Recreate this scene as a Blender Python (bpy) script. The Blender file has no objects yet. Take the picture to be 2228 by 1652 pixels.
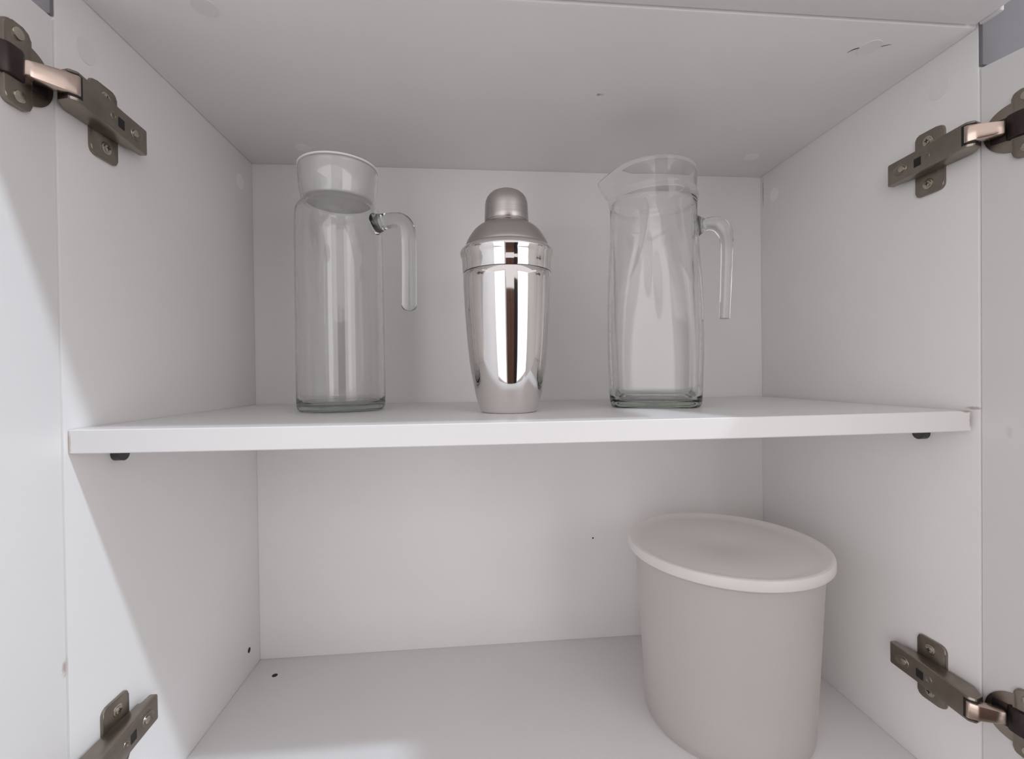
import bpy, bmesh, math
from mathutils import Vector, Matrix

# ------------------------------------------------------------------ camera
SC = bpy.context.scene
W, D, H = 0.66, 0.26684, 0.61348          # inside of the cabinet
ST, TH, S0 = 0.3166, 0.016, 0.0028         # shelf top, thickness, setback
yaw, pit, rol = 0.08821, -0.00907, -0.01236
f = Vector((math.sin(yaw)*math.cos(pit), math.cos(yaw)*math.cos(pit), math.sin(pit)))
r0 = Vector((math.cos(yaw), -math.sin(yaw), 0)); u0 = r0.cross(f)
r = math.cos(rol)*r0 + math.sin(rol)*u0
u = -math.sin(rol)*r0 + math.cos(rol)*u0
cd = bpy.data.cameras.new('camera'); cam = bpy.data.objects.new('camera', cd)
SC.collection.objects.link(cam)
m = Matrix((r, u, -f)).transposed().to_4x4(); m.translation = Vector((.26587, -.32244, .34896))
cam.matrix_world = m
cd.sensor_width = 36; cd.lens = 36*993.1/2228; cd.clip_start = 0.01
SC.camera = cam

# ------------------------------------------------------------------ light
wd = bpy.data.worlds.new('world'); SC.world = wd; wd.use_nodes = True
bg = wd.node_tree.nodes['Background']
bg.inputs['Color'].default_value = (1.0, 0.955, 0.965, 1)
bg.inputs['Strength'].default_value = 0.90
sd = bpy.data.lights.new('sun', 'SUN'); sun = bpy.data.objects.new('sun', sd)
SC.collection.objects.link(sun)
sdir = Vector((2.2, -1.0, 2.62)).normalized()      # towards the sun
sun.rotation_euler = sdir.to_track_quat('Z', 'Y').to_euler()
sun.location = sdir*3
sd.energy = 1.42; sd.angle = math.radians(2.3); sd.color = (0.76, 0.88, 1.0)
# two added fill panels, unseen behind the camera, to brighten the interior
wl = bpy.data.lights.new('fill_light', 'AREA'); wlo = bpy.data.objects.new('fill_light', wl); SC.collection.objects.link(wlo)
wl.shape = 'RECTANGLE'; wl.size = 2.4; wl.size_y = 1.6; wl.energy = 12; wl.color = (1.0, .975, .965)
wlo.location = (-1.22, -1.73, .42); wlo.rotation_euler = (math.radians(90), 0, 0)
wl2 = bpy.data.lights.new('fill_light', 'AREA'); wlo2 = bpy.data.objects.new('fill_light', wl2); SC.collection.objects.link(wlo2)
wl2.shape = 'RECTANGLE'; wl2.size = 1.5; wl2.size_y = 1.6; wl2.energy = 9; wl2.color = (1.0, .97, .95)
wlo2.location = (1.79, -1.73, .42); wlo2.rotation_euler = (math.radians(90), 0, 0)
vs = SC.view_settings
vs.view_transform = 'Standard'; vs.look = 'None'; vs.gamma = 1; vs.use_curve_mapping = False
vs.exposure = 0.0
SC.cycles.use_adaptive_sampling = True; SC.cycles.adaptive_threshold = 0.05
SC.cycles.max_bounces = 12; SC.cycles.diffuse_bounces = 6; SC.cycles.transmission_bounces = 12
SC.cycles.glossy_bounces = 8

# ------------------------------------------------------------------ materials
def mat(name, col, rough=.4, metal=0, **kw):
    mt = bpy.data.materials.new(name); mt.use_nodes = True
    b = mt.node_tree.nodes['Principled BSDF']
    b.inputs['Base Color'].default_value = (*col, 1)
    b.inputs['Roughness'].default_value = rough; b.inputs['Metallic'].default_value = metal
    for k, v in kw.items(): b.inputs[k.replace('_', ' ')].default_value = v
    return mt

def noise_col(mt, c1, c2, scale, stretch=(1, 1, 1), bump=0, detail=3):
    nt = mt.node_tree; n = nt.nodes; l = nt.links; b = n['Principled BSDF']
    tc = n.new('ShaderNodeTexCoord'); mp = n.new('ShaderNodeMapping'); nz = n.new('ShaderNodeTexNoise'); rp = n.new('ShaderNodeValToRGB')
    mp.inputs['Scale'].default_value = stretch; nz.inputs['Scale'].default_value = scale; nz.inputs['Detail'].default_value = detail
    l.new(tc.outputs['Object'], mp.inputs[0]); l.new(mp.outputs[0], nz.inputs['Vector']); l.new(nz.outputs['Fac'], rp.inputs[0])
    rp.color_ramp.elements[0].position = .3; rp.color_ramp.elements[1].position = .7
    rp.color_ramp.elements[0].color = (*c1, 1); rp.color_ramp.elements[1].color = (*c2, 1)
    l.new(rp.outputs[0], b.inputs['Base Color'])
    if bump:
        bp = n.new('ShaderNodeBump'); bp.inputs['Strength'].default_value = bump; bp.inputs['Distance'].default_value = .0005
        l.new(nz.outputs['Fac'], bp.inputs['Height']); l.new(bp.outputs[0], b.inputs['Normal'])
    return rp

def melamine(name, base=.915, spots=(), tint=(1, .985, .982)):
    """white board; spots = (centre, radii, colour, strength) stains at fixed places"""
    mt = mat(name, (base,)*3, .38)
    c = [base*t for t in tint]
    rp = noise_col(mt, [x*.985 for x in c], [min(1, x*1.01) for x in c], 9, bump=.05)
    nt = mt.node_tree; n = nt.nodes; l = nt.links; b = n['Principled BSDF']
    out = rp.outputs[0]
    if spots:
        geo = n.new('ShaderNodeNewGeometry')
        nz = n.new('ShaderNodeTexNoise'); nz.inputs['Scale'].default_value = 350
        l.new(geo.outputs['Position'], nz.inputs['Vector'])
        for ce, ra, co, st in spots:
            s = n.new('ShaderNodeVectorMath'); s.operation = 'SUBTRACT'; s.inputs[1].default_value = ce
            l.new(geo.outputs['Position'], s.inputs[0])
            d = n.new('ShaderNodeVectorMath'); d.operation = 'DIVIDE'; d.inputs[1].default_value = ra
            l.new(s.outputs[0], d.inputs[0])
            ln = n.new('ShaderNodeVectorMath'); ln.operation = 'LENGTH'; l.new(d.outputs[0], ln.inputs[0])
            ad = n.new('ShaderNodeMath'); ad.operation = 'ADD'; l.new(ln.outputs['Value'], ad.inputs[0]); l.new(nz.outputs['Fac'], ad.inputs[1])
            mr = n.new('ShaderNodeMapRange'); mr.inputs['From Min'].default_value = .9; mr.inputs['From Max'].default_value = 1.5
            mr.inputs['To Min'].default_value = st; mr.inputs['To Max'].default_value = 0
            l.new(ad.outputs[0], mr.inputs['Value'])
            mx = n.new('ShaderNodeMix'); mx.data_type = 'RGBA'
            l.new(mr.outputs[0], mx.inputs['Factor']); l.new(out, mx.inputs[6]); mx.inputs[7].default_value = (*co, 1)
            out = mx.outputs[2]
        l.new(out, b.inputs['Base Color'])
    return mt

BR = (.22, .13, .07)
M = {}
M['board'] = melamine('white_melamine')  # one melamine; panel copies carry the light level in their base colour
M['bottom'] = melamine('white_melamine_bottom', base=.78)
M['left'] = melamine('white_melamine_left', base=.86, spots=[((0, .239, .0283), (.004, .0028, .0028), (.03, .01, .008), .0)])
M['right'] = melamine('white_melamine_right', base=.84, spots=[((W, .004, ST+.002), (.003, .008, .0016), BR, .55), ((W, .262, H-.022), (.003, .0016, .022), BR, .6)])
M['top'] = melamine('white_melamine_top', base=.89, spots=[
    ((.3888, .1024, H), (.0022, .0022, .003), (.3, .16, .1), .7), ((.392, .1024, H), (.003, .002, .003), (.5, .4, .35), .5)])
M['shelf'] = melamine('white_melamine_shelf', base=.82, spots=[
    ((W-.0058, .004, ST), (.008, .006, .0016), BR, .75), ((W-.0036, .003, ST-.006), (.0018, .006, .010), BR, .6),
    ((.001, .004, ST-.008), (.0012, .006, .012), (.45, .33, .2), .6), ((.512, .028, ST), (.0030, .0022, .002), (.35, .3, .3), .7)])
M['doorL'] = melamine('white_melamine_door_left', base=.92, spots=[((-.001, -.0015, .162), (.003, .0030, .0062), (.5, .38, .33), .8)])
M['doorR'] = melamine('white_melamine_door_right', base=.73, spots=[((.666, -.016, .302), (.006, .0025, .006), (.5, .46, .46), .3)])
M['nickel'] = mat('nickel_plate', (.30, .275, .24), .33, 1); noise_col(M['nickel'], (.27, .235, .20), (.34, .30, .26), 60)
M['warm_lit_nickel'] = mat('warm_lit_nickel', (.62, .50, .43), .22, 1); noise_col(M['warm_lit_nickel'], (.60, .48, .41), (.66, .54, .47), 40)  # nickel with the warm bounced light put into its colour
M['screw'] = mat('screw_steel', (.55, .52, .44), .25, 1)
M['dark'] = mat('hole_shade', (.010, .008, .010), .6)  # near-black for the shade inside holes, slots and the arm mouth
M['boss'] = mat('cup_shade_scratch', (.06, .045, .045), .4, .8)  # painted shade of the hinge cup; the scratches use it too
M['pin'] = mat('pin_metal', (.10, .10, .10), .35, .9)
def brushed(name, c, ro):
    mt = mat(name, c, ro, 1); noise_col(mt, [x*.95 for x in c], [x*1.05 for x in c], 900, (1, 1, .02), 0)
    return mt
M['brushed'] = mat('brushed_steel', (.52, .49, .475), .34, 1)
noise_col(M['brushed'], (.49, .46, .445), (.56, .53, .51), 300, (.05, .05, 6), .15)
M['polished'] = mat('polished_steel', (.80, .775, .76), .045, 1)
noise_col(M['polished'], (.79, .765, .75), (.81, .785, .77), 20)
def glass(name, col):
    mt = mat(name, col, 0.0, 0); b = mt.node_tree.nodes['Principled BSDF']
    b.inputs['Transmission Weight'].default_value = 1; b.inputs['IOR'].default_value = 1.48
    n = mt.node_tree.nodes; l = mt.node_tree.links
    va = n.new('ShaderNodeVolumeAbsorption'); va.inputs['Color'].default_value = (.885, .905, .885, 1); va.inputs['Density'].default_value = 75
    l.new(va.outputs[0], n['Material Output'].inputs['Volume'])
    return mt
M['glass'] = glass('clear_glass', (1, 1, 1))
def translucent(name, col, a, alpha_t):
    mt = mat(name, col, .35); nt = mt.node_tree; n = nt.nodes; l = nt.links
    b = n['Principled BSDF']; tr = n.new('ShaderNodeBsdfTranslucent'); tr.inputs[0].default_value = (*col, 1)
    mx = n.new('ShaderNodeMixShader'); mx.inputs[0].default_value = a
    l.new(b.outputs[0], mx.inputs[1]); l.new(tr.outputs[0], mx.inputs[2])
    tp = n.new('ShaderNodeBsdfTransparent'); tp.inputs[0].default_value = (.96, .95, .94, 1)
    m2 = n.new('ShaderNodeMixShader'); m2.inputs[0].default_value = alpha_t
    l.new(mx.outputs[0], m2.inputs[1]); l.new(tp.outputs[0], m2.inputs[2])
    l.new(m2.outputs[0], n['Material Output'].inputs[0]); return mt
M['plug'] = mat('white_plug_plastic', (.98, .97, .965), .28)
M['tub'] = translucent('frosted_plastic', (.87, .852, .838), .55, .22)
M['tublid'] = translucent('frosted_lid_plastic', (.985, .97, .96), .40, .06)
M['wall'] = mat('grey_wall_paint', (.30, .29, .33), .7); noise_col(M['wall'], (.28, .275, .31), (.32, .31, .35), 6)
M['fascia'] = mat('grey_fascia', (.21, .20, .22), .5); noise_col(M['fascia'], (.19, .185, .205), (.21, .205, .225), 12)
M['wood'] = mat('standin_brown_wood', (.16, .075, .045), .4); noise_col(M['wood'], (.12, .055, .03), (.22, .11, .07), 5, (4, 4, .3), .1)
M['darkwood'] = mat('standin_dark_wood', (.02, .018, .02), .4); noise_col(M['darkwood'], (.015, .013, .018), (.03, .025, .03), 5, (4, 4, .3))
M['floor'] = mat('floor_tiles', (.32, .29, .27), .4)
nt = M['floor'].node_tree; bk = nt.nodes.new('ShaderNodeTexBrick'); bk.offset = 0
bk.inputs['Color1'].default_value = (.34, .31, .28, 1); bk.inputs['Color2'].default_value = (.30, .275, .25, 1); bk.inputs['Mortar'].default_value = (.15, .14, .13, 1)
bk.inputs['Scale'].default_value = 1.5; bk.inputs['Row Height'].default_value = .5; bk.inputs['Mortar Size'].default_value = .008
tcn = nt.nodes.new('ShaderNodeTexCoord'); nt.links.new(tcn.outputs['Object'], bk.inputs['Vector']); nt.links.new(bk.outputs[0], nt.nodes['Principled BSDF'].inputs['Base Color'])

# ------------------------------------------------------------------ helpers
def obj(name, bm, m, parent=None, smooth=None, loc=None):
    bmesh.ops.recalc_face_normals(bm, faces=bm.faces)
    me = bpy.data.meshes.new(name)
    if smooth is not None:
        for fc in bm.faces: fc.smooth = True
    bm.to_mesh(me); bm.free()
    if smooth is not None: me.set_sharp_from_angle(angle=math.radians(smooth))
    me.materials.append(M[m] if isinstance(m, str) else m)
    o = bpy.data.objects.new(name, me); SC.collection.objects.link(o)
    if loc is not None: o.location = loc
    if parent is not None:
        o.parent = parent
        pw = Vector(parent.get('base', (0, 0, 0)))
        if loc is None: o.location = -pw        # meshes are written in world coordinates
    return o
def thing(name, loc, label, cat, group=None):
    o = bpy.data.objects.new(name, None); SC.collection.objects.link(o); o.location = loc; o['base'] = loc
    o.empty_display_size = .02
    return tag(o, label, cat, group)
def tag(o, label=None, cat=None, group=None, kind=None):
    if label: o['label'] = label
    if cat: o['category'] = cat
    if group: o['group'] = group
    if kind: o['kind'] = kind
    return o
def box(bm, a, b, bev=0, seg=2):
    c = [(a[i]+b[i])/2 for i in range(3)]; s = [abs(b[i]-a[i]) for i in range(3)]
    g = bmesh.ops.create_cube(bm, size=1, matrix=Matrix.Translation(c) @ Matrix.Diagonal((*s, 1)))
    if bev:
        es = list({e for v in g['verts'] for e in v.link_edges})
        bmesh.ops.bevel(bm, geom=es, offset=bev, segments=seg, profile=.5, affect='EDGES')
def boxo(name, a, b, m, parent=None, bev=.0008):
    bm = bmesh.new(); box(bm, a, b, bev); return obj(name, bm, m, parent, smooth=40)
def lathe(bm, prof, cx, cy, z0, n=96, fn=None, close=False):
    """prof: list of (radius, z); fn(theta, r, z) -> (x, y, z) may reshape"""
    rings = []
    for (rr, z) in prof:
        if rr < 1e-6:
            p = fn(0, 0, z) if fn else (0, 0, z); rings.append([bm.verts.new((cx+p[0], cy+p[1], z0+p[2]))])
        else:
            rg = []
            for i in range(n):
                t = 2*math.pi*i/n
                p = fn(t, rr, z) if fn else (rr*math.cos(t), rr*math.sin(t), z)
                rg.append(bm.verts.new((cx+p[0], cy+p[1], z0+p[2])))
            rings.append(rg)
    pairs = list(zip(rings, rings[1:]))
    if close: pairs.append((rings[-1], rings[0]))
    for a, b in pairs:
        for i in range(n):
            j = (i+1) % n
            if len(a) == 1 and len(b) == 1: break
            if len(a) == 1: bm.faces.new((a[0], b[i], b[j]))
            elif len(b) == 1: bm.faces.new((a[i], a[j], b[0]))
            else: bm.faces.new((a[i], a[j], b[j], b[i]))
def smooth_prof(p, k=3):
    out = []
    P = [Vector((a, b)) for a, b in p]
    for i in range(len(P)-1):
        p0 = P[max(i-1, 0)]; p1 = P[i]; p2 = P[i+1]; p3 = P[min(i+2, len(P)-1)]
        for j in range(k):
            t = j/k
            q = .5*((2*p1)+(p2-p0)*t+(2*p0-5*p1+4*p2-p3)*t*t+(3*p1-p0-3*p2+p3)*t**3)
            out.append((max(q.x, 0), q.y))
    out.append(tuple(P[-1])); return out
def sweep(bm, path, radii, n=20, flat=1.0, up=Vector((0, 1, 0)), capr=True):
    """tube along path; radii per point; flat scales the direction 'up'"""
    P = [Vector(q) for q in path]; rings = []
    for i, q in enumerate(P):
        t = (P[min(i+1, len(P)-1)]-P[max(i-1, 0)]).normalized()
        a = up; b = t.cross(a).normalized()
        rg = []
        for k in range(n):
            an = 2*math.pi*k/n
            rg.append(bm.verts.new(q + (b*math.cos(an))*radii[i] + a*math.sin(an)*radii[i]*flat))
        rings.append(rg)
    for a, b in zip(rings, rings[1:]):
        for k in range(n):
            bm.faces.new((a[k], a[(k+1) % n], b[(k+1) % n], b[k]))
    bm.faces.new(rings[0]); bm.faces.new(rings[-1])
def spline(pts, k=6):
    P = [Vector(p) for p in pts]; out = []
    for i in range(len(P)-1):
        p0 = P[max(i-1, 0)]; p1 = P[i]; p2 = P[i+1]; p3 = P[min(i+2, len(P)-1)]
        for j in range(k):
            t = j/k
            out.append(.5*((2*p1)+(p2-p0)*t+(2*p0-5*p1+4*p2-p3)*t*t+(3*p1-p0-3*p2+p3)*t**3))
    out.append(P[-1]); return out

# ------------------------------------------------------------------ the setting round the cabinet
tag(boxo('wall_back', (-2.2, .285, -1.45), (2.8, .385, 1.6), 'wall', bev=0), kind='structure')
tag(boxo('floor', (-2.2, -2.4, -1.5), (2.8, .385, -1.45), 'floor', bev=0), kind='structure')
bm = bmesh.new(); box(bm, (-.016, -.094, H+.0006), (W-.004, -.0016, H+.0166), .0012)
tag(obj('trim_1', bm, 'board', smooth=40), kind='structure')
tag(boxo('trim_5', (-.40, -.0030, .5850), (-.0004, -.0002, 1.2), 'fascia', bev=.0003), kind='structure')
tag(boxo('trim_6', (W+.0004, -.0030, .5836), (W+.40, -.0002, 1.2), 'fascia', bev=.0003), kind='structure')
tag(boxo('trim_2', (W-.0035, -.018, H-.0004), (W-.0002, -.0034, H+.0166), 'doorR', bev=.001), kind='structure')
# unseen brown and dark panels, stand-in for the person mirrored in the shaker
d1 = tag(boxo('standin_brown', (.06, -1.75, -1.45), (.70, -1.71, .62), 'wood', bev=.002), kind='structure')
for a, b in (((.19, -1.71, -1.25), (.53, -1.698, -.55)), ((.19, -1.71, -.42), (.53, -1.698, .50))):
    boxo('standin_panel', a, b, 'wood', d1, bev=.006)
tag(boxo('standin_dark', (.70, -1.76, -1.45), (.98, -1.69, .70), 'darkwood'), kind='structure')
tag(boxo('trim_4', (.02, -1.76, -1.45), (.06, -1.69, .70), 'board'), kind='structure')

for a, b in (((-2.50, -1.76, -.46), (.02, -1.70, -.38)), ((-2.50, -1.76, 1.22), (.02, -1.70, 1.30)), ((-2.50, -1.76, -.38), (-2.44, -1.70, 1.22)), ((-.04, -1.76, -.38), (.02, -1.70, 1.22)), ((-1.305, -1.728, -.38), (-1.275, -1.70, 1.22))):  # unseen frame added round the left fill light
    if a[0] == -2.50 and b[2] == -.38: win = tag(boxo('fill_window_1', a, b, 'board', bev=.004), kind='structure')
    else: boxo('fill_frame', a, b, 'board', win, bev=.004)
for a, b in (((.985, -1.76, -.46), (2.56, -1.70, -.38)), ((.985, -1.76, 1.22), (2.56, -1.70, 1.30)), ((.985, -1.76, -.38), (1.00, -1.70, 1.22)), ((2.50, -1.76, -.38), (2.56, -1.70, 1.22))):  # second added frame, round the right fill light
    if b[2] == -.38: win = tag(boxo('fill_window_2', a, b, 'board', bev=.004), kind='structure')
    else: boxo('fill_frame', a, b, 'board', win, bev=.004)
# ------------------------------------------------------------------ cabinet
cab = thing('kitchen_cabinet', (W/2, D/2, -.016), 'open white wall cabinet with both doors swung out around the glass jugs', 'cabinet')
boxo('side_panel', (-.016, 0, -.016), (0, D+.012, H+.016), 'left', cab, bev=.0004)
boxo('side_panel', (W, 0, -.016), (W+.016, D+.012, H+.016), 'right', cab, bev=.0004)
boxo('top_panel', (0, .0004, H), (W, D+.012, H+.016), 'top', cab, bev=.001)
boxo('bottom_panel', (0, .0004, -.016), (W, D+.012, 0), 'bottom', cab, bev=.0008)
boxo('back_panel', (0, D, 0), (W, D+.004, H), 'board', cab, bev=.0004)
A15 = math.radians(15)
# doors
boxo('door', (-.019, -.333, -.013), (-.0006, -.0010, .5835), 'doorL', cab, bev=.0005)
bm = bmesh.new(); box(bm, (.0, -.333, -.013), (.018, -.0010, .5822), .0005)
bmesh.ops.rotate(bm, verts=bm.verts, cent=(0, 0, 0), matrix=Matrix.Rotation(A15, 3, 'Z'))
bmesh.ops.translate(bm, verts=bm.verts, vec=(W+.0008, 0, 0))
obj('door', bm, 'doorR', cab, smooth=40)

# hinges ------------------------------------------------
def hinge(side, zc, dz=0):
    ang = 0 if side < 0 else A15
    X = (lambda w: w) if side < 0 else (lambda w: W-w)
    def P(uu, w, z): return (X(w), uu, zc+z)
    def onto_door(uu, w, z):       # door coordinates: uu along the door, w off the door face
        z += dz
        if side < 0: return (-.0006+w, uu, zc+z)
        c, s = math.cos(ang), math.sin(ang)
        x, y = -w, uu
        return (W+.0008+c*x-s*y, s*x+c*y, zc+z)
    def prism(bm, outline, lo, hi, fn, bev=.0006):
        """outline in (u, z) extruded in w"""
        a = [bm.verts.new(fn(p[0], lo(p[0]) if callable(lo) else lo, p[1])) for p in outline]
        b = [bm.verts.new(fn(p[0], hi(p[0]) if callable(hi) else hi, p[1])) for p in outline]
        fs = [bm.faces.new(a), bm.faces.new(b)]
        n = len(a)
        for i in range(n): fs.append(bm.faces.new((a[i], a[(i+1) % n], b[(i+1) % n], b[i])))
        top = set(fs[1].edges)
        if bev: bmesh.ops.bevel(bm, geom=list(top), offset=bev, segments=2, profile=.5, affect='EDGES')
    def side_prism(bm, outline, z0, z1, fn, bev=.0008):
        """outline in (u, w) extruded in z"""
        a = [bm.verts.new(fn(p[0], p[1], z0)) for p in outline]
        b = [bm.verts.new(fn(p[0], p[1], z1)) for p in outline]
        n = len(a); bm.faces.new(a); bm.faces.new(b)
        for i in range(n): bm.faces.new((a[i], a[(i+1) % n], b[(i+1) % n], b[i]))
        bmesh.ops.recalc_face_normals(bm, faces=bm.faces)
        if bev: bmesh.ops.bevel(bm, geom=list(bm.edges), offset=bev, segments=2, profile=.5, affect='EDGES')
    def rounded(pts, rad, k=5):
        out = []; n = len(pts)
        for i in range(n):
            p0 = Vector(pts[i-1]); p1 = Vector(pts[i]); p2 = Vector(pts[(i+1) % n])
            rr = rad[i] if isinstance(rad, (list, tuple)) else rad
            d0 = (p0-p1).normalized(); d2 = (p2-p1).normalized()
            a = p1+d0*rr; b = p1+d2*rr
            for j in range(k+1):
                t = j/k; out.append(tuple((1-t)**2*a+2*t*(1-t)*p1+t*t*b))
        return out
    mm = .001
    # mounting plate: upright wings plus the raised middle
    bm = bmesh.new()
    wing = rounded([(24*mm, -27*mm), (48.5*mm, -27*mm), (48.5*mm, 27*mm), (24*mm, 27*mm)], [6*mm, 4*mm, 4*mm, 6*mm])
    prism(bm, wing, .0, .0022, P, .0009)
    hz = obj('hinge', bm, 'nickel', cab, smooth=35)
    hz['base'] = tuple(cab['base'])
    bm = bmesh.new()
    mid = rounded([(8*mm, -7.5*mm), (60*mm, -7.5*mm), (60*mm, 7.5*mm), (8*mm, 7.5*mm)], 2*mm)
    prism(bm, mid, .001, .0075, P, .0012)
    def sub(name, bm, m, smooth=35):
        o = obj(name, bm, m, None, smooth=smooth); o.parent = hz; o.location = (0, 0, 0); return o
    sub('plate_body', bm, 'nickel')
    for s in (-1, 1):      # cross-head screws in the wings, sunk in a dished seat
        bm = bmesh.new()
        for (rr, lo, hi) in ((.0044, .002, .0030), (.0030, .003, .0040)):
            o = [(37*mm+rr*math.cos(t*math.pi/10), s*18.2*mm+rr*math.sin(t*math.pi/10)) for t in range(20)]
            prism(bm, o, lo, hi, P, .0004)
        sub('screw', bm, 'screw')
        bm = bmesh.new()
        prism(bm, [(37*mm+x, s*18.2*mm+y) for x, y in ((-.0018, -.0004), (.0018, -.0004), (.0018, .0004), (-.0018, .0004))], .0040, .00405, P, 0)
        prism(bm, [(37*mm+x, s*18.2*mm+y) for x, y in ((-.0004, -.0018), (.0004, -.0018), (.0004, .0018), (-.0004, .0018))], .0040, .00406, P, 0)
        sub('screw_slot', bm, 'dark')
    # arm: a folded channel that rises towards the door
    bm = bmesh.new()
    prof = [(66.5, 5.0), (66.5, 10.8), (64.5, 12.2), (40, 14.0), (0, 18.2), (-7, 19.0), (-10.5, 15.5), (-8, 7), (3, 1.2), (20, 1.2), (46, 2.4), (58, 4.6)]
    side_prism(bm, [(a*mm, b*mm) for a, b in prof], -9.6*mm, 9.6*mm, P, .0010)
    sub('hinge_arm', bm, 'nickel')
    top = lambda uu: .0140-(uu-.040)*(.0018/.0245) if uu > .04 else .0140+(.040-uu)*(.0042/.040)
    # dark plate for the shade in the square opening, slotted screw, small round dimple on the arm's top face
    bm = bmesh.new()
    prism(bm, rounded([(31.5*mm, -4.6*mm), (38.5*mm, -4.6*mm), (38.5*mm, 2.6*mm), (31.5*mm, 2.6*mm)], .7*mm, 3), lambda q: top(q)-.0005, lambda q: top(q)+.00008, P, 0)
    sub('opening_shade', bm, 'dark')
    bm = bmesh.new()
    n = 24; ring = []
    for rr, hgt in ((.0050, .0000), (.0046, .0006), (.0036, .0002), (.0030, .0001)):
        ring.append([bm.verts.new(P(.0520+rr*1.35*math.cos(2*math.pi*i/n), top(.052)+hgt+.0002, rr*math.sin(2*math.pi*i/n))) for i in range(n)])
    for a, b in zip(ring, ring[1:]):
        for i in range(n): bm.faces.new((a[i], a[(i+1) % n], b[(i+1) % n], b[i]))
    bm.faces.new(ring[-1])
    sub('screw_seat', bm, 'nickel')
    bm = bmesh.new(); o = [(.0505+.0027*math.cos(t*math.pi/10), .0027*math.sin(t*math.pi/10)) for t in range(20)]
    prism(bm, o, lambda q: top(.0505)-.001, lambda q: top(.0505)+.0011, P, .0007); sub('screw', bm, 'screw')
    bm = bmesh.new(); n = 20; ring = []
    for rr, hgt in ((.0030, 0), (.0027, .0004), (.0017, .0003), (.0015, -.0001)):
        ring.append([bm.verts.new(P(.0262+rr*math.cos(2*math.pi*i/n), top(.0262)+hgt+.0001, rr*math.sin(2*math.pi*i/n))) for i in range(n)])
    for a, b in zip(ring, ring[1:]):
        for i in range(n): bm.faces.new((a[i], a[(i+1) % n], b[(i+1) % n], b[i]))
    bm.faces.new(ring[-1]); sub('rivet', bm, 'nickel')
    # shade in the arm's mouth as a dark solid; the link that runs out to the cup
    bm = bmesh.new(); side_prism(bm, [(-3.4*mm, 10*mm), (-3.4*mm, 18.75*mm), (-7.6*mm, 19.3*mm), (-11*mm, 15.5*mm), (-8.4*mm, 9*mm)], -7.6*mm, 7.6*mm, P, .0003); sub('mouth_shade', bm, 'dark')
    bm = bmesh.new()
    lk = [(-6.2, 20.2), (-4.6, 15.5), (-12.5, 1.0), (-17.0, -.2), (-19.5, 1.6), (-17.0, 7.5), (-12.6, 16.0), (-9.0, 20.4)]
    if side < 0: lk = [(-6.2, 20.2), (-4.6, 15.5), (-17.0, 3.0), (-24.0, 1.0), (-28.0, 2.6), (-25.5, 7.5), (-14.0, 17.0), (-9.0, 20.4)]
    def PL(uu, w, z):      # the link narrows towards the cup
        t = min(1, max(0, (-uu-.007)/.011)); return P(uu, w, z*(.92-.24*t)+t*dz)
    side_prism(bm, [(a*mm, b*mm) for a, b in lk], -7.2*mm, 7.2*mm, PL, .0010)
    tag(sub('hinge_link', bm, 'warm_lit_nickel'), 'shiny nickel hinge link with warm reflected light in its colour')
    # cup flange, its wing plate and a pivot block darkened for the shade in the cup
    bm = bmesh.new()
    prism(bm, [(-21.0*mm+18*mm*math.cos(t*math.pi/24), 18*mm*math.sin(t*math.pi/24)) for t in range(48)], 0, .0014, onto_door, .0006)
    sub('hinge_cup', bm, 'nickel')
    bm = bmesh.new()
    prism(bm, rounded([(-19.5*mm, -24.5*mm), (-19.5*mm, 24.5*mm), (-36*mm, 24.5*mm), (-36*mm, -24.5*mm)], 5*mm), .0002, .0034, onto_door, .0010)
    sub('cup_plate', bm, 'nickel')
    for s in (-1, 1):
        bm = bmesh.new(); o = [(-28*mm+.0036*math.cos(t*math.pi/10), s*18.5*mm+.0036*math.sin(t*math.pi/10)) for t in range(20)]
        prism(bm, o, .0028, .0046, onto_door, .0008); sub('screw', bm, 'screw')
    bm = bmesh.new()
    side_prism(bm, [(-15*mm, .5*mm), (-17.5*mm, 4.5*mm), (-24*mm, 6.5*mm), (-35*mm, 6.5*mm), (-39*mm, .5*mm)] if side > 0 else [(-22*mm, .5*mm), (-24.5*mm, 4*mm), (-27*mm, 6*mm), (-36*mm, 6*mm), (-40*mm, .5*mm)], -9.2*mm, 9.2*mm, onto_door, .0016)
    sub('pivot_shade_block', bm, 'boss')
    bm = bmesh.new(); side_prism(bm, [(-7*mm, .9*mm), (-7*mm, 1.6*mm), (-20*mm, 2.6*mm), (-20*mm, .9*mm)], -8.4*mm, 8.4*mm, onto_door, .0003); sub('cup_recess', bm, 'boss')
    return hz
hinge(-1, .5365, -.0015); hinge(1, .5270); hinge(-1, .0870); hinge(1, .0890)

# shelf pins
for sgn in (-1, 1):
    for yy in (.0435, .225):
        bm = bmesh.new()
        x0, x1 = (0, .0060) if sgn < 0 else (W-.0060, W)
        bmesh.ops.create_cone(bm, cap_ends=True, segments=24, radius1=.0056, radius2=.0056, depth=.0060,
                              matrix=Matrix.Translation(((x0+x1)/2, yy, ST-TH-.0061)) @ Matrix.Rotation(math.pi/2, 4, 'Y'))
        obj('shelf_pin', bm, 'pin', cab, smooth=40)
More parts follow.
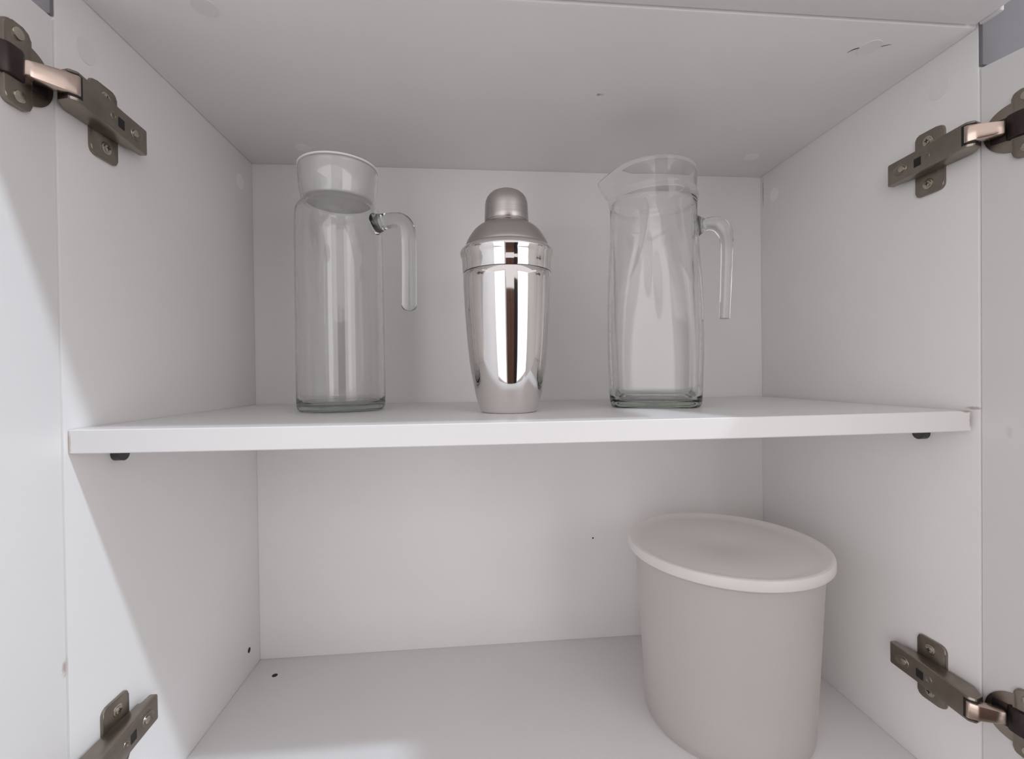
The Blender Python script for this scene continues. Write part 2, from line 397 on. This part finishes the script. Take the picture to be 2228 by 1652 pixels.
# screw holes: dark discs that paint the shade inside them
def disc(name, c, ax, rad, h, m, ell=1.0, parent=cab):
    bm = bmesh.new()
    rot = Matrix.Identity(4) if ax == 2 else (Matrix.Rotation(math.pi/2, 4, 'Y') if ax == 0 else Matrix.Rotation(math.pi/2, 4, 'X'))
    bmesh.ops.create_cone(bm, cap_ends=True, segments=32, radius1=rad, radius2=rad, depth=h, matrix=Matrix.Translation(c) @ rot)
    bmesh.ops.bevel(bm, geom=[e for e in bm.edges if len(e.link_faces) == 2 and e.calc_face_angle() > 1], offset=h*.2, segments=2, affect='EDGES')
    return obj(name, bm, m, parent, smooth=30)
tag(disc('screw_hole', (0.0, .2392, .0283), 0, .0031, .0005, 'dark'), 'dark screw hole in the side panel')
tag(disc('screw_hole', (.0311, .2333, 0), 2, .0031, .0005, 'dark'), 'dark screw hole in the bottom panel')
disc('pin_hole', (.4226, D, .1328), 1, .0011, .0004, 'dark')
for c, ax in (((.5935, .0255, H), 2), ((.6118, .2123, H), 2), ((.0766, .2236, H), 2), ((.0803, .0219, H), 2)):
    disc('cover_cap', c, ax, .0085, .0008, 'top')
for c, ax, mm_ in (((W, .2389, .5795), 0, 'right'), ((W, .0295, .5855), 0, 'right'), ((0, .0235, .5795), 0, 'left'), ((0, .237, .5788), 0, 'left')):
    disc('cover_cap', c, ax, .0085, .0008, mm_)
# two short gouges beside a ceiling cap
for pts, rad in ((((.5800, .0328), (.5819, .0289), (.5854, .0266), (.5895, .0257)), .00050), (((.5996, .0282), (.6016, .0244), (.6054, .0220), (.6087, .0213)), .00034)):
    pa = spline([(a, b, H-.0001) for a, b in pts], 4); n = len(pa)-1
    bm = bmesh.new(); sweep(bm, pa, [rad*(.15+.85*math.sin(math.pi*i/n)) for i in range(n+1)], n=6, up=Vector((0, 0, 1)), flat=.5)
    obj('scratch', bm, 'boss', cab)

# ------------------------------------------------------------------ shelf (bows down by a millimetre)
bm = bmesh.new()
NX = 40; x0, x1 = .0006, W-.0036
xs = [x0+(x1-x0)*i/NX for i in range(NX+1)]
sag = lambda x: -.0013*(1-((x-W/2)/(W/2))**2)
rows = []
for x in xs:
    cz = min(1, (W-.0022-x)/.004); 
    prf = [(S0+.0006, ST), (S0, ST-.0006), (S0, ST-TH+.0006), (S0+.0006, ST-TH), (D-.001, ST-TH), (D-.001, ST)]
    rows.append([bm.verts.new((x, y, z+sag(x))) for y, z in prf])
for a, b in zip(rows, rows[1:]):
    for i in range(6): bm.faces.new((a[i], a[(i+1) % 6], b[(i+1) % 6], b[i]))
bm.faces.new(rows[0]); bm.faces.new(rows[-1])
bm.edges.ensure_lookup_table()
es = [e for e in bm.edges if all(abs(v.co.x-x1) < 1e-5 for v in e.verts) and abs(e.verts[0].co.y-e.verts[1].co.y) > .1]
bmesh.ops.bevel(bm, geom=es, offset=.0022, segments=4, profile=.5, affect='EDGES')
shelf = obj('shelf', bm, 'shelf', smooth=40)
tag(shelf, 'white laminate shelf with browned right corner carrying two jugs and a shaker', 'shelf')
def sz(x): return ST+sag(x)

# ------------------------------------------------------------------ cocktail shaker
sx, sy = .300, .100; s0 = sz(sx)
shk = thing('cocktail_shaker', (sx, sy, s0), 'polished steel cocktail shaker with a domed cap between the two glass jugs', 'cocktail shaker')
mmp = lambda l: [(a*.001, b*.001) for a, b in l]
body = mmp([(0, .8), (21, .8), (23.2, 0), (25.0, .25), (26.2, 1.4), (27.4, 4.5), (28.8, 9.3), (30.6, 16.5), (32.0, 23.2), (34.5, 36.8), (36.3, 50), (37.6, 64), (38.6, 78), (39.5, 92), (40.2, 106), (40.6, 119), (40.8, 126.4), (40.4, 127.0), (38, 127.0)])
bm = bmesh.new(); lathe(bm, body, sx, sy, s0, 128); obj('body', bm, 'polished', shk, smooth=50)
lidp = mmp([(39.5, 127.2), (40.9, 127.3), (41.15, 128.0), (41.3, 134), (41.5, 139.5), (42.0, 141.4), (42.9, 143.2), (43.2, 145.2), (42.8, 147.2), (41.6, 148.9), (40.0, 150.2), (38.9, 151.0), (38.5, 151.3)])
bm = bmesh.new(); lathe(bm, lidp, sx, sy, s0, 128); obj('collar', bm, 'polished', shk, smooth=50)
sh = smooth_prof(mmp([(38.4, 151.2), (38.0, 153.2), (37.1, 155.6), (35.6, 158.6), (33.3, 162.3), (30.4, 166.2), (26.6, 169.6), (23.2, 171.6)]), 3)
bm = bmesh.new(); lathe(bm, sh, sx, sy, s0, 128); obj('shoulder', bm, 'brushed', shk, smooth=50)
nk = smooth_prof(mmp([(23.2, 171.6), (21.4, 172.5), (20.0, 174.0), (19.3, 176.5)]), 3)
bm = bmesh.new(); lathe(bm, nk, sx, sy, s0, 128); obj('neck', bm, 'polished', shk, smooth=50)
cp = mmp([(18.9, 175.4), (20.1, 175.3), (20.35, 175.9), (20.2, 180), (19.9, 186), (19.7, 191), (19.1, 194.4), (18.0, 197.1), (16.2, 199.6), (13.6, 201.8), (10.2, 203.5), (6, 204.6), (0, 205)])
bm = bmesh.new(); lathe(bm, cp, sx, sy, s0, 128); obj('cap', bm, 'brushed', shk, smooth=50)

# ------------------------------------------------------------------ round glass jug
jx, jy = .135, .153; j0 = sz(jx)
jug = thing('glass_jug', (jx, jy, j0), 'tall round glass jug with white plastic stopper, nearest the left door', 'jug')
outer = mmp([(0, .9), (30, .9), (34, .2), (38.0, 0), (40.2, 1.2), (41.6, 3.4), (42.2, 6.5), (42.3, 12), (42.3, 60), (42.2, 120), (41.8, 165), (41.5, 188), (41.1, 195.5), (40.2, 199.6), (38.6, 202.4), (36.8, 204.5), (35.8, 206.6), (35.6, 209.0), (36.0, 213), (36.9, 218), (37.7, 225), (38.1, 232), (38.2, 238), (38.0, 240.3), (37.3, 241.2)])
inner = mmp([(36.5, 241.2), (35.9, 240.4), (35.8, 238), (35.6, 232), (35.2, 225), (34.4, 218), (33.4, 213), (33.0, 209), (33.2, 206.2), (34.4, 203.4), (36.2, 200.9), (37.7, 198.4), (38.5, 195), (38.9, 188), (39.2, 165), (39.5, 120), (39.6, 60), (39.6, 14), (39.2, 10), (37.5, 7.2), (34, 6.2), (0, 5.8)])
bm = bmesh.new(); lathe(bm, outer+inner, jx, jy, j0, 128); obj('body', bm, 'glass', jug, smooth=60)
ha = math.radians(-20); hd = Vector((math.cos(ha), math.sin(ha), 0)); hs = Vector((-math.sin(ha), math.cos(ha), 0))
def hp(rad, z): return Vector((jx, jy, j0))+hd*rad+Vector((0, 0, z))
pa = spline([hp(.0405, .184), hp(.050, .1855), hp(.060, .186), hp(.069, .1845), hp(.0745, .179), hp(.0765, .170), hp(.0768, .152), hp(.0766, .125), hp(.0762, .102)], 6)
ra = []
for i, q in enumerate(pa):
    t = i/(len(pa)-1); ra.append(.0072 if t > .2 else .0105-(.0105-.0072)*math.sin(t/.2*math.pi/2))
pe = pa[-1]
for k, s in ((.0022, .93), (.0040, .72), (.0050, .42)): pa.append(pe-Vector((0, 0, k))); ra.append(.0072*s)
bm = bmesh.new(); sweep(bm, pa, ra, n=24, up=hs, flat=1.0); obj('handle', bm, 'glass', jug, smooth=60)
# stopper: cup-shaped plug with a thin flange over the rim
pl = mmp([(0, 208.8), (30.6, 208.8), (32.0, 209.6), (32.6, 211.5), (33.8, 218), (34.7, 225), (35.2, 232), (35.4, 241.35), (37.9, 241.4), (38.5, 242.0), (38.4, 243.0), (37.6, 243.4), (34.4, 243.4), (33.6, 242), (33.2, 232), (31.4, 214), (30, 211.5), (0, 211.2)])
bm = bmesh.new(); lathe(bm, pl, jx, jy, j0, 128); tag(obj('stopper', bm, 'plug', jug, smooth=50), 'white plastic stopper filling the jug collar')

# ------------------------------------------------------------------ square glass jug
qx, qy = .456, .140; q0 = sz(qx); qa = math.radians(-21)
jug2 = thing('glass_jug', (qx, qy, q0), 'square-bodied open glass jug with pouring lip, nearest the right door', 'jug')
def sqfn(off):
    def fn(t, rr, z):
        Z = z*1000
        # how square the section is: 1 at the base, 0 at the neck
        k = max(0, min(1, (196-Z)/150)); k = k*k*(3-2*k)
        e = 2+3.6*k
        c, s = math.cos(t), math.sin(t)
        q = (abs(c)**e+abs(s)**e)**(-1/e)
        # long flutes: the faces hollow slightly below the neck
        fl = 1-.035*math.exp(-((Z-150)/38)**2)*max(0, math.cos(4*t))**3
        rad = rr*q*fl
        x, y, zz = rad*c, rad*s, z
        if Z > 212:      # pouring lip on the -x side
            a = abs(((t-math.pi+math.pi) % (2*math.pi))-math.pi); w = math.exp(-(a/.34)**2); h = min(1, (Z-212)/28)
            x -= w*h*.0125; zz -= w*h*.004
            zz += .003*h*(-math.cos(t))*-1*.0
        ca, sa = math.cos(qa), math.sin(qa)
        return (x*ca-y*sa, x*sa+y*ca, zz)
    return fn
outer = mmp([(0, 1.6), (33, 1.6), (37, .3), (40.5, 0), (42.6, 1.4), (43.8, 4.2), (44.4, 8), (45.0, 20), (45.8, 45), (46.2, 70), (46.3, 100), (46.0, 125), (45.4, 145), (44.8, 160), (44.1, 175), (43.7, 188), (43.5, 196), (43.5, 203), (43.7, 207.5), (44.6, 210), (45.0, 212.4), (44.4, 214.8), (43.4, 216.6), (43.2, 220), (43.5, 228), (43.9, 236), (44.0, 239.5), (43.4, 241.2)])
inner = mmp([(42.2, 241.2), (41.5, 239.5), (41.2, 236), (40.8, 228), (40.6, 220), (40.7, 212), (40.8, 203), (40.9, 196), (41.1, 188), (41.5, 175), (42.1, 160), (42.7, 145), (43.2, 125), (43.4, 100), (43.2, 70), (42.7, 45), (41.8, 20), (41.2, 13), (39.6, 8.6), (36, 6.8), (0, 6.4)])
bm = bmesh.new(); lathe(bm, outer+inner, qx, qy, q0, 160, fn=sqfn(0)); obj('body', bm, 'glass', jug2, smooth=60)
hd = Vector((math.cos(qa), math.sin(qa), 0)); hs = Vector((-math.sin(qa), math.cos(qa), 0))
def hp(rad, z): return Vector((qx, qy, q0))+hd*rad+Vector((0, 0, z))
pa = spline([hp(.0425, .183), hp(.049, .1835), hp(.057, .184), hp(.0635, .182), hp(.0685, .1755), hp(.0705, .165), hp(.0705, .148), hp(.0695, .122), hp(.0680, .088)], 6)
ra = []
for i, q in enumerate(pa):
    t = i/(len(pa)-1)
    ra.append(.0145-(.0145-.0062)*min(1, t/.16)**.6 if t < .16 else .0062+.0014*math.sin(min(1, (t-.16)/.5)*math.pi)-.0012*max(0, (t-.5)/.5))
bm = bmesh.new(); sweep(bm, pa, ra, n=24, up=hs, flat=.9); obj('handle', bm, 'glass', jug2, smooth=50)

# ------------------------------------------------------------------ plastic tub on the cabinet bottom
tx, ty = .5220, .1250
tub = thing('plastic_tub', (tx, ty, 0), 'frosted white plastic tub with a flat lid standing under the shelf', 'container')
tb = mmp([(0, 1.0), (68, 1.0), (72, .2), (75.5, .3), (78.2, 1.8), (79.2, 5), (83.4, 85), (87.4, 163), (89.4, 164), (90.6, 166), (90.6, 168.5), (88.4, 169), (86.2, 168.6), (85.6, 163), (81.6, 85), (77.4, 6), (74, 3), (0, 2.8)])
bm = bmesh.new(); lathe(bm, tb, tx, ty, 0, 128); obj('body', bm, 'tub', tub, smooth=40)
ld = mmp([(0, 173.6), (20, 173.6), (21.5, 174.2), (78, 173.4), (84, 173.6), (88.5, 175.2), (90.6, 176.6), (92.6, 177.0), (94.2, 176.4), (94.9, 174.6), (95.0, 168.2), (94.2, 167.2), (92.8, 167.6), (92.2, 171.0), (88, 171.4), (0, 171.2)])
bm = bmesh.new(); lathe(bm, ld, tx, ty, 0, 128); obj('lid', bm, 'tublid', tub, smooth=40)
